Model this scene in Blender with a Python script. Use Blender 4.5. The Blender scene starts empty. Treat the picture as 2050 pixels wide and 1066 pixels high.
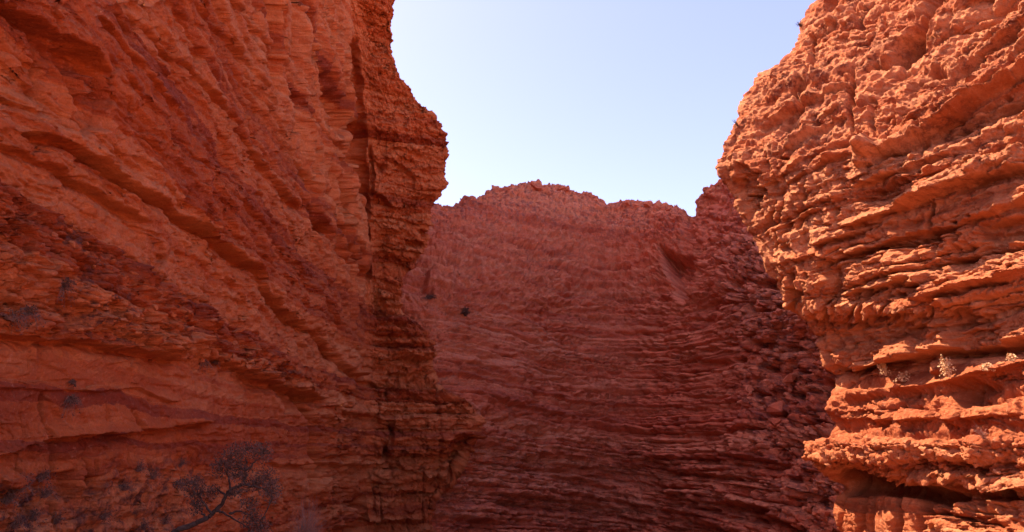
import bpy, math, random
import numpy as np

# ------------------------------------------------------------------ camera, sky, sun
SC = bpy.context.scene
COL = SC.collection
PITCH = math.radians(13.65)
CZ = 8.0                       # eye height above the canyon floor (camera on a scree slope)
FPX = 1367.0                   # focal length in photograph pixels (24 mm on 36 mm, 2050 px wide)
CT, ST = math.cos(PITCH), math.sin(PITCH)

cam_d = bpy.data.cameras.new("camera")
cam_d.lens = 24.0; cam_d.sensor_width = 36.0; cam_d.sensor_fit = 'HORIZONTAL'
cam_d.clip_start = 0.1; cam_d.clip_end = 5000
cam = bpy.data.objects.new("camera", cam_d); COL.objects.link(cam)
cam.location = (0, 0, CZ); cam.rotation_euler = (math.radians(90) + PITCH, 0, 0)
SC.camera = cam

SUN_AZ = math.radians(78)      # degrees to the left of the view direction (+y)
SUN_EL = math.radians(58)
w = bpy.data.worlds.new("World"); SC.world = w; w.use_nodes = True
nt = w.node_tree; nt.nodes.clear()
sky = nt.nodes.new("ShaderNodeTexSky"); sky.sky_type = 'NISHITA'; sky.sun_disc = False
sky.sun_elevation = SUN_EL; sky.sun_rotation = -SUN_AZ
sky.altitude = 1500; sky.air_density = 1.0; sky.dust_density = 4.5; sky.ozone_density = 2.5
bg = nt.nodes.new("ShaderNodeBackground"); bg.inputs[1].default_value = 0.069
wo = nt.nodes.new("ShaderNodeOutputWorld")
hs = nt.nodes.new('ShaderNodeMix'); hs.data_type = 'RGBA'; hs.blend_type = 'MULTIPLY'; hs.inputs[0].default_value = 1.0
hs.inputs[7].default_value = (1.17, 0.87, 0.89, 1)
nt.links.new(sky.outputs[0], hs.inputs[6]); nt.links.new(hs.outputs[2], bg.inputs[0]); nt.links.new(bg.outputs[0], wo.inputs[0])

sun_d = bpy.data.lights.new("sun", 'SUN'); sun_d.energy = 2.35; sun_d.angle = math.radians(0.5)
sun_d.color = (1.0, 0.86, 0.68)
sun = bpy.data.objects.new("sun", sun_d); COL.objects.link(sun)
sun.location = (-60, 20, 90)
from mathutils import Vector
_to_sun = Vector((-math.sin(SUN_AZ)*math.cos(SUN_EL), math.cos(SUN_AZ)*math.cos(SUN_EL), math.sin(SUN_EL)))
sun.rotation_euler = _to_sun.to_track_quat('Z', 'Y').to_euler()

SC.view_settings.view_transform = 'Standard'; SC.view_settings.look = 'None'
SC.view_settings.exposure = 2.8; SC.view_settings.gamma = 1.0
SC.view_settings.use_curve_mapping = False
SC.render.engine = 'CYCLES'
SC.cycles.max_bounces = 8; SC.cycles.diffuse_bounces = 6

STEP = 1.5                     # mesh spacing in photograph pixels
rng = np.random.RandomState(7)
F = np.float32

# ------------------------------------------------------------------ noise toolkit
def hsh(ix, iy, seed):
    h = ix.astype(np.int64).astype(np.uint32) * np.uint32(374761393) + iy.astype(np.int64).astype(np.uint32) * np.uint32(668265263) + np.uint32((seed*2246822519) & 0xffffffff)
    h = (h ^ (h >> np.uint32(13))) * np.uint32(1274126177)
    h = (h ^ (h >> np.uint32(16))) * np.uint32(2246822519)
    h ^= h >> np.uint32(15)
    return (h & np.uint32(0xffffff)).astype(F) / F(16777216.0)

def perlin(x, y, seed=0):
    x = np.asarray(x, F); y = np.asarray(y, F)
    xi = np.floor(x); yi = np.floor(y)
    fx = x - xi; fy = y - yi
    u = fx*fx*fx*(fx*(fx*6-15)+10); v = fy*fy*fy*(fy*(fy*6-15)+10)
    def g(ox, oy):
        a = hsh(xi+ox, yi+oy, seed)*F(6.2831853)
        return np.cos(a)*(fx-ox) + np.sin(a)*(fy-oy)
    a = g(0, 0); b = g(1, 0); c = g(0, 1); d = g(1, 1)
    return ((a + u*(b-a))*(1-v) + (c + u*(d-c))*v)*F(1.4)

def fbm(x, y, octv=4, seed=0, gain=0.5):
    s = 0; amp = 1.0; tot = 0; f = 1.0
    for o in range(octv):
        s = s + amp*perlin(x*f + 17.3*o, y*f - 9.1*o, seed+o); tot += amp; amp *= gain; f *= 2.03
    return s/tot

def ridged(x, y, octv=3, seed=0):
    s = 0; amp = 1.0; tot = 0; f = 1.0
    for o in range(octv):
        s = s + amp*(1-2*np.abs(perlin(x*f + 5.3*o, y*f + 3.7*o, seed+o))); tot += amp; amp *= 0.5; f *= 2.1
    return s/tot

def facets(x, y, seed=0, tilt=0.9, crack=0.35):
    """Broken-rock relief: Voronoi cells, each a tilted plane at its own height, with joints between."""
    x = np.asarray(x, F); y = np.asarray(y, F)
    xi = np.floor(x); yi = np.floor(y)
    f1 = np.full(x.shape, 9, F); f2 = np.full(x.shape, 9, F)
    dx1 = np.zeros(x.shape, F); dy1 = np.zeros(x.shape, F); idx = np.zeros(x.shape, F); idy = np.zeros(x.shape, F)
    for ox in (-1, 0, 1):
        for oy in (-1, 0, 1):
            cx = xi+ox; cy = yi+oy
            dx = x - (cx + 0.1 + 0.8*hsh(cx, cy, seed)); dy = y - (cy + 0.1 + 0.8*hsh(cx, cy, seed+1))
            d = dx*dx+dy*dy
            m = d < f1
            f2 = np.where(m, f1, np.minimum(f2, d))
            f1 = np.where(m, d, f1)
            dx1 = np.where(m, dx, dx1); dy1 = np.where(m, dy, dy1)
            idx = np.where(m, cx, idx); idy = np.where(m, cy, idy)
    h = hsh(idx, idy, seed+2) - 0.5
    tx = hsh(idx, idy, seed+3) - 0.5; ty = hsh(idx, idy, seed+4) - 0.5
    e = np.sqrt(f2) - np.sqrt(f1)
    return (h + tilt*2*(tx*dx1 + ty*dy1) - crack*np.exp(-(e/0.07))).astype(F), h+0.5

def sstep(e0, e1, x):
    t = np.clip((x-e0)/(e1-e0), 0, 1)
    return t*t*(3-2*t)

def terr(d, q, k=0.8):
    """spalled rock: flat faces parallel to the wall with sharp broken risers"""
    n = np.floor(d/q); return (q*(n + sstep(k, 1, d/q-n))).astype(F)

def beds(a, b, seed, tmin, tmax, joint=(1.2, 3.5), wander=0.6, under=0.5, blocky=0.6):
    """Sedimentary beds: each bed stands at its own depth, is undercut at its foot, rounded at its head and broken by joints."""
    r = np.random.RandomState(seed)
    th = np.exp(r.uniform(math.log(tmin), math.log(tmax), 900))
    edges = np.concatenate([[-20.0], -20.0 + np.cumsum(th)]).astype(F)
    i = np.clip(np.searchsorted(edges, b, side='right')-1, 0, len(th)-1)
    th = th.astype(F)
    t = (b - edges[i])/th[i]
    fi = i.astype(F)
    base = hsh(fi, fi*0, seed+11) - 0.5
    n = perlin(a*(0.5/tmax) + fi*13.7, fi*7.31 + 0.5, seed+12)
    L = th[i]*(joint[0] + (joint[1]-joint[0])*hsh(fi, fi*0, seed+13)) + tmin
    c = a/L + 31*hsh(fi, fi*0, seed+14)
    ci = np.floor(c); cf = c-ci
    blk = hsh(ci, fi, seed+15) - 0.5
    jd = np.minimum(cf, 1-cf)*L
    gap = np.exp(-jd/0.05)*(hsh(ci*0 + np.round(c), fi, seed+16) > 0.4)
    p = base + wander*n + blocky*blk - 0.35*gap
    p = p - under*np.exp(-t/0.10) - 0.35*np.clip((t-0.72)/0.28, 0, 1)**2
    return p.astype(F), hsh(fi, fi*0, seed+17)

# ------------------------------------------------------------------ image-plane rays (place things at a pixel of the photograph at a chosen distance)
def ray(px, py, y):
    u = (np.asarray(px, float)-1025)/FPX; v = (533-np.asarray(py, float))/FPX
    den = CT - v*ST
    return y*u/den, y + 0*u, CZ + y*(ST+v*CT)/den

def lut(pts):
    p = np.array(sorted(pts), float)
    return lambda q: np.interp(q, p[:, 0], p[:, 1])

# ------------------------------------------------------------------ carving features, traced on the base surface
def poly_sd(px, py, poly):
    """signed distance to polygon, positive inside"""
    P = np.array(poly, float); n = len(P)
    d2 = np.full(px.shape, 1e12); ins = np.zeros(px.shape, bool)
    for k in range(n):
        x0, y0 = P[k]; x1, y1 = P[(k+1) % n]
        ex, ey = x1-x0, y1-y0
        wx, wy = px-x0, py-y0
        t = np.clip((wx*ex+wy*ey)/(ex*ex+ey*ey+1e-9), 0, 1)
        d2 = np.minimum(d2, (wx-t*ex)**2 + (wy-t*ey)**2)
        c = (y0 <= py) != (y1 <= py)
        with np.errstate(divide='ignore', invalid='ignore'):
            xi = x0 + (py-y0)*(ex/(ey if abs(ey) > 1e-9 else 1e-9))
        ins ^= c & (px < xi)
    d = np.sqrt(d2)
    return np.where(ins, d, -d)

def carve(px, py, feats, gain=1.0):
    """sum of traced features, in photograph pixels of outward relief"""
    out = np.zeros(px.shape, F)
    for ft in feats:
        k = ft[0]
        if k == 'L':       # ledge: (pts, rise above, reach above, cut below, reach below)
            _, pts, ua, uf, da, df = ft
            P = np.array(pts, float)
            m = (px > P[0, 0]-30) & (px < P[-1, 0]+30) & (py > P[:, 1].min()-5*uf-20) & (py < P[:, 1].max()+5*df+20)
            if not m.any(): continue
            x = px[m]; y = py[m]
            d = np.interp(x, P[:, 0], P[:, 1]) - y
            fade = sstep(P[0, 0]-25, P[0, 0]+12, x)*(1-sstep(P[-1, 0]-12, P[-1, 0]+25, x))
            r = np.where(d > 0, ua*np.exp(-np.maximum(d, 0)/uf), -da*np.exp(np.minimum(d, 0)/df)*sstep(0, min(12, 2.0*df), -d) + ua*(1-sstep(0, 7, -d)))
            r = r*(1+0.55*perlin(x/38.0 + 7.7*len(pts), y/90.0, 5))
            out[m] += (r*fade).astype(F)
        elif k == 'V':     # crack running down: (pts, depth, half width)
            _, pts, dep, hw = ft
            P = np.array(pts, float); o = np.argsort(P[:, 1]); P = P[o]
            m = (py > P[0, 1]-30) & (py < P[-1, 1]+30) & (px > P[:, 0].min()-4*hw-5) & (px < P[:, 0].max()+4*hw+5)
            if not m.any(): continue
            x = px[m]; y = py[m]
            d = (x - np.interp(y, P[:, 1], P[:, 0]))/hw
            fade = sstep(P[0, 1]-20, P[0, 1]+15, y)*(1-sstep(P[-1, 1]-15, P[-1, 1]+20, y))
            out[m] += (-dep*np.exp(-d*d*d*d)*fade).astype(F)
        elif k == 'S':     # step: right-hand side of a downward line stands proud, falling off over a reach
            _, pts, amp, reach = ft
            P = np.array(pts, float); o = np.argsort(P[:, 1]); P = P[o]
            x = px; y = py
            m = (py > P[0, 1]-30) & (py < P[-1, 1]+30) & (np.abs(px-np.interp(py, P[:, 1], P[:, 0])) < 5*abs(reach))
            if not m.any(): continue
            x = px[m]; y = py[m]
            d = (x - np.interp(y, P[:, 1], P[:, 0]))*np.sign(reach)
            fade = sstep(P[0, 1]-20, P[0, 1]+15, y)*(1-sstep(P[-1, 1]-15, P[-1, 1]+20, y))
            out[m] += (amp*sstep(-2, 2, d)*np.exp(-np.maximum(d, 0)/abs(reach))*fade).astype(F)
        elif k == 'P':     # polygon raised or sunk: (pts, amount, edge softness)
            _, pts, amp, soft = ft
            P = np.array(pts, float)
            m = (px > P[:, 0].min()-soft*2) & (px < P[:, 0].max()+soft*2) & (py > P[:, 1].min()-soft*2) & (py < P[:, 1].max()+soft*2)
            if not m.any(): continue
            out[m] += (amp*sstep(-soft, soft, poly_sd(px[m], py[m], pts))).astype(F)
    return out*F(gain)

# ------------------------------------------------------------------ materials
def rock_material(name, cols, dark, dust, bump=0.7, scale=1.0):
    m = bpy.data.materials.new(name); m.use_nodes = True
    n = m.node_tree; n.nodes.clear()
    N = lambda t: n.nodes.new(t)
    lk = n.links.new
    geo = N("ShaderNodeNewGeometry")
    def noise(sc, det=5, rough=0.6, vec=None):
        q = N("ShaderNodeTexNoise"); q.inputs["Scale"].default_value = sc; q.inputs["Detail"].default_value = det
        q.inputs["Roughness"].default_value = rough
        lk(vec if vec else geo.outputs["Position"], q.inputs["Vector"]); return q.outputs["Fac"]
    def ramp(fac, stops):
        r = N("ShaderNodeValToRGB"); e = r.color_ramp.elements
        while len(e) < len(stops): e.new(0.5)
        for k, (p, c) in enumerate(stops):
            e[k].position = p; e[k].color = (c[0], c[1], c[2], 1) if isinstance(c, tuple) else (c, c, c, 1)
        lk(fac, r.inputs[0]); return r.outputs[0]
    def mix(f, a, b):
        x = N("ShaderNodeMix"); x.data_type = 'RGBA'
        if isinstance(f, float): x.inputs[0].default_value = f
        else: lk(f, x.inputs[0])
        for s, v in ((6, a), (7, b)):
            if isinstance(v, tuple): x.inputs[s].default_value = (*v, 1)
            else: lk(v, x.inputs[s])
        return x.outputs[2]
    def math_(op, a, b):
        x = N("ShaderNodeMath"); x.operation = op; x.use_clamp = True
        for s, v in ((0, a), (1, b)):
            if isinstance(v, float): x.inputs[s].default_value = v
            else: lk(v, x.inputs[s])
        return x.outputs[0]
    flat = N("ShaderNodeMapping"); flat.inputs["Scale"].default_value = (0.25, 0.25, 1.6)
    lk(geo.outputs["Position"], flat.inputs["Vector"])
    at = N("ShaderNodeAttribute"); at.attribute_name = "bed"
    va = N("ShaderNodeAttribute"); va.attribute_name = "varnish_shade"
    large = ramp(noise(0.22*scale, 4), [(0.36, 0.0), (0.66, 1.0)])
    band = math_('ADD', math_('MULTIPLY', at.outputs["Fac"], 0.55), math_('MULTIPLY', noise(0.9*scale, 6, 0.65, flat.outputs[0]), 0.5))
    c = ramp(band, [(0.3, cols[0]), (0.46, cols[1]), (0.62, cols[2]), (0.8, cols[3])])
    c = mix(math_('MULTIPLY', large, 0.35), c, cols[1])
    # dark mineral film and lichen on weathered ground; painted shade on upper right cliff
    f_d = ramp(noise(2.6*scale, 8, 0.7), [(0.46, 0.0), (0.62, 1.0)])
    c = mix(math_('MULTIPLY', f_d, va.outputs["Fac"]), c, dark)
    tall = N("ShaderNodeMapping"); tall.inputs["Scale"].default_value = (1.0, 1.0, 0.09)
    lk(geo.outputs["Position"], tall.inputs["Vector"])
    wash = ramp(noise(1.3*scale, 5, 0.6, tall.outputs[0]), [(0.5, 0.0), (0.68, 1.0)])
    c = mix(math_('MULTIPLY', math_('MULTIPLY', wash, large), 0.45), c, cols[0])
    # pale dust specks
    f_s = ramp(noise(6.5*scale, 7, 0.75), [(0.56, 0.0), (0.7, 1.0)])
    c = mix(math_('MULTIPLY', f_s, 0.55), c, dust)
    grain = ramp(noise(22*scale, 6, 0.8), [(0.32, 0.66), (0.62, 1.0)])
    mul = N("ShaderNodeMix"); mul.data_type = 'RGBA'; mul.blend_type = 'MULTIPLY'; mul.inputs[0].default_value = 0.8
    lk(c, mul.inputs[6]); lk(grain, mul.inputs[7])
    bs = N("ShaderNodeBsdfPrincipled"); bs.inputs["Roughness"].default_value = 0.92
    bs.inputs["Specular IOR Level"].default_value = 0.15
    lk(mul.outputs[2], bs.inputs["Base Color"])
    b1 = N("ShaderNodeBump"); b1.inputs["Strength"].default_value = bump; b1.inputs["Distance"].default_value = 0.25
    lk(noise(9*scale, 8, 0.72), b1.inputs["Height"]); lk(b1.outputs[0], bs.inputs["Normal"])
    o = N("ShaderNodeOutputMaterial"); lk(bs.outputs[0], o.inputs[0])
    return m

M_LEFT = rock_material("left_red_sandstone", [(0.33, 0.056, 0.024), (0.62, 0.135, 0.038), (0.76, 0.25, 0.095), (0.53, 0.098, 0.030)], (0.13, 0.05, 0.044), (0.78, 0.31, 0.19))  # own colour of the left cliff rock
M_BACK = rock_material("layered_red_mudstone", [(0.42, 0.085, 0.048), (0.72, 0.175, 0.082), (0.82, 0.29, 0.15), (0.60, 0.130, 0.068)], (0.20, 0.072, 0.064), (0.84, 0.40, 0.25), scale=0.7)
M_RIGHT = rock_material("pale_red_sandstone", [(0.28, 0.058, 0.022), (0.45, 0.122, 0.045), (0.60, 0.225, 0.100), (0.40, 0.098, 0.036)], (0.15, 0.036, 0.020), (0.66, 0.32, 0.18))

M_SAND = rock_material("red_canyon_gravel", [(0.36, 0.14, 0.08), (0.42, 0.17, 0.10), (0.47, 0.20, 0.12), (0.39, 0.15, 0.09)], (0.22, 0.09, 0.05), (0.42, 0.2, 0.12))

def plain(name, col, rough=0.85, var=0.3, sc=6.0):
    m = bpy.data.materials.new(name); m.use_nodes = True
    n = m.node_tree; b = n.nodes["Principled BSDF"]; b.inputs["Roughness"].default_value = rough
    b.inputs["Specular IOR Level"].default_value = 0.15
    t = n.nodes.new("ShaderNodeTexNoise"); t.inputs["Scale"].default_value = sc; t.inputs["Detail"].default_value = 5
    g = n.nodes.new("ShaderNodeNewGeometry"); n.links.new(g.outputs["Position"], t.inputs["Vector"])
    r = n.nodes.new("ShaderNodeValToRGB")
    r.color_ramp.elements[0].position = 0.3; r.color_ramp.elements[1].position = 0.7
    r.color_ramp.elements[0].color = (*[c*(1-var) for c in col], 1); r.color_ramp.elements[1].color = (*[min(1, c*(1+var)) for c in col], 1)
    n.links.new(t.outputs["Fac"], r.inputs[0]); n.links.new(r.outputs[0], b.inputs["Base Color"])
    return m

# ------------------------------------------------------------------ mesh helpers
def link_mesh(name, me, parent=None):
    o = bpy.data.objects.new(name, me); COL.objects.link(o)
    if parent: o.parent = parent
    return o

def np_mesh(name, V, Q, mat, attrs=None):
    me = bpy.data.meshes.new(name)
    me.vertices.add(len(V)); me.vertices.foreach_set("co", np.ascontiguousarray(V, F).ravel())
    k = Q.shape[1]
    me.loops.add(Q.size); me.loops.foreach_set("vertex_index", np.ascontiguousarray(Q, np.int32).ravel())
    me.polygons.add(len(Q)); me.polygons.foreach_set("loop_start", np.arange(0, Q.size, k, dtype=np.int32))
    try: me.polygons.foreach_set("loop_total", np.full(len(Q), k, np.int32))
    except Exception: pass
    me.update(calc_edges=True)
    if attrs:
        for a, v in attrs.items():
            at = me.attributes.new(a, 'FLOAT', 'POINT'); at.data.foreach_set("value", np.ascontiguousarray(v, F).ravel())
    me.materials.append(mat)
    return me

def structure(name, label=None):
    o = bpy.data.objects.new(name, None); COL.objects.link(o); o["kind"] = "structure"
    if label: o["label"] = label
    return o

def base_normals(X, Y, Z):
    gx = [np.gradient(A, axis=1) for A in (X, Y, Z)]; gy = [np.gradient(A, axis=0) for A in (X, Y, Z)]
    nx = gx[1]*gy[2]-gx[2]*gy[1]; ny = gx[2]*gy[0]-gx[0]*gy[2]; nz = gx[0]*gy[1]-gx[1]*gy[0]
    l = np.sqrt(nx*nx+ny*ny+nz*nz)+1e-9
    nx, ny, nz = nx/l, ny/l, nz/l
    return nx, ny, nz

def blur(A, r):
    """box blur along both axes, edge padded"""
    for ax in (0, 1):
        P = np.pad(A, [(r+1, r) if k == ax else (0, 0) for k in (0, 1)], mode='edge')
        c = np.cumsum(P, axis=ax, dtype=np.float64)
        n = A.shape[ax]
        hi = np.take(c, np.arange(2*r+1, 2*r+1+n), axis=ax); lo = np.take(c, np.arange(0, n), axis=ax)
        A = (hi-lo)/(2*r+1)
    return A

def build_wall(root, X, Y, Z, disp, flip, attrs, part_id, part_names, mat, grit=1.0):
    """displace the base sheet along its normals and cut it into named parts"""
    nx, ny, nz = base_normals(X, Y, Z)
    nx, ny, nz = blur(nx, 6), blur(ny, 6), blur(nz, 6)
    l = np.sqrt(nx*nx+ny*ny+nz*nz)+1e-9
    s = -1.0 if flip else 1.0
    V = np.stack([X + s*disp*nx/l, Y + s*disp*ny/l, Z + s*disp*nz/l], -1)
    # second, finer breakage along the carved surface itself, so that undersides and risers are rough too
    m = np.cross(np.gradient(V, axis=1), np.gradient(V, axis=0)); m /= np.linalg.norm(m, axis=-1, keepdims=True)+1e-9
    hx = (V[..., 0]*1.1 + V[..., 1]*0.83).astype(F); hz = (V[..., 2]*1.0 - V[..., 1]*0.55 + V[..., 0]*0.4).astype(F)
    e1, _ = facets(hx*1.3, hz*1.7, 771, 1.0, 0.4); e2, _ = facets(hx*3.4, hz*4.0, 775, 1.0, 0.4)
    V = V + m*((0.07*e1 + 0.035*e2)*np.clip(V[..., 1]/22, .6, 2.0)*grit)[..., None]
    R, C = X.shape
    idx = np.arange(R*C).reshape(R, C)
    Q = np.stack([idx[:-1, :-1], idx[:-1, 1:], idx[1:, 1:], idx[1:, :-1]], -1).reshape(-1, 4)
    if flip: Q = Q[:, ::-1]
    pid = part_id[:-1, :-1].ravel()
    Vf = V.reshape(-1, 3); AT = {k: v.ravel() for k, v in attrs.items()}
    for k, nm in enumerate(part_names):
        sel = Q[pid == k]
        if len(sel) == 0: continue
        used, inv = np.unique(sel, return_inverse=True)
        me = np_mesh(nm, Vf[used], inv.reshape(-1, 4), mat, {a: v[used] for a, v in AT.items()})
        link_mesh(nm, me, root)
    return V

# ------------------------------------------------------------------ ground
def ground_z(x, y):
    t = 1 - sstep(4, 32, y)
    return 6.3*t - 4.5*sstep(28, 60, y) + 0.25*fbm(x*0.2, y*0.2, 3, 91) + 0.06*fbm(x*1.1, y*1.1, 3, 92)

def build_ground():
    ax = np.concatenate([np.linspace(-900, -40, 14), np.linspace(-36, 36, 150), np.linspace(40, 900, 14)])
    ay = np.concatenate([np.linspace(-900, -24, 14), np.linspace(-20, 76, 190), np.linspace(80, 1200, 14)])
    X, Y = np.meshgrid(ax, ay); Z = ground_z(X, Y)
    R, C = X.shape; idx = np.arange(R*C).reshape(R, C)
    Q = np.stack([idx[:-1, :-1], idx[:-1, 1:], idx[1:, 1:], idx[1:, :-1]], -1).reshape(-1, 4)
    me = np_mesh("ground", np.stack([X, Y, Z], -1).reshape(-1, 3), Q, M_SAND, {"bed": np.full(R*C, .5), "varnish_shade": np.full(R*C, .1)})
    o = link_mesh("ground", me); o["kind"] = "structure"; o["label"] = "red sandy scree floor of the canyon"
build_ground()

# ------------------------------------------------------------------ LEFT CLIFF
_yy = np.linspace(5, 75, 600)
_X = -(7.14 + 0.13*np.minimum(_yy, 25)) - 0.085*np.clip(_yy-25, 0, 9) + 0.035*np.clip(_yy-40, 0, 40)
_rr = _X/_yy
def left_depth(px, py):
    u = (px-1025)/FPX; v = (533-py)/FPX
    return np.interp(u/(CT-v*ST), _rr, _yy)
crevice = lut([(-600, 690), (0, 704), (80, 714), (200, 722), (400, 730), (600, 738), (700, 736), (865, 730), (1130, 728)])
pillar_edge = lut([(-600, 800), (0, 791), (30, 791), (70, 792), (95, 783), (109, 783), (147, 804), (202, 839), (233, 868), (276, 896), (324, 895), (374, 894), (405, 872), (420, 864), (455, 859), (496, 851), (536, 838), (560, 812), (615, 808), (630, 826), (650, 850), (690, 872), (740, 882), (765, 888), (785, 915), (802, 950), (830, 966), (905, 961), (965, 936), (985, 905), (1010, 886), (1040, 880), (1066, 882), (1130, 884)])

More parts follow.
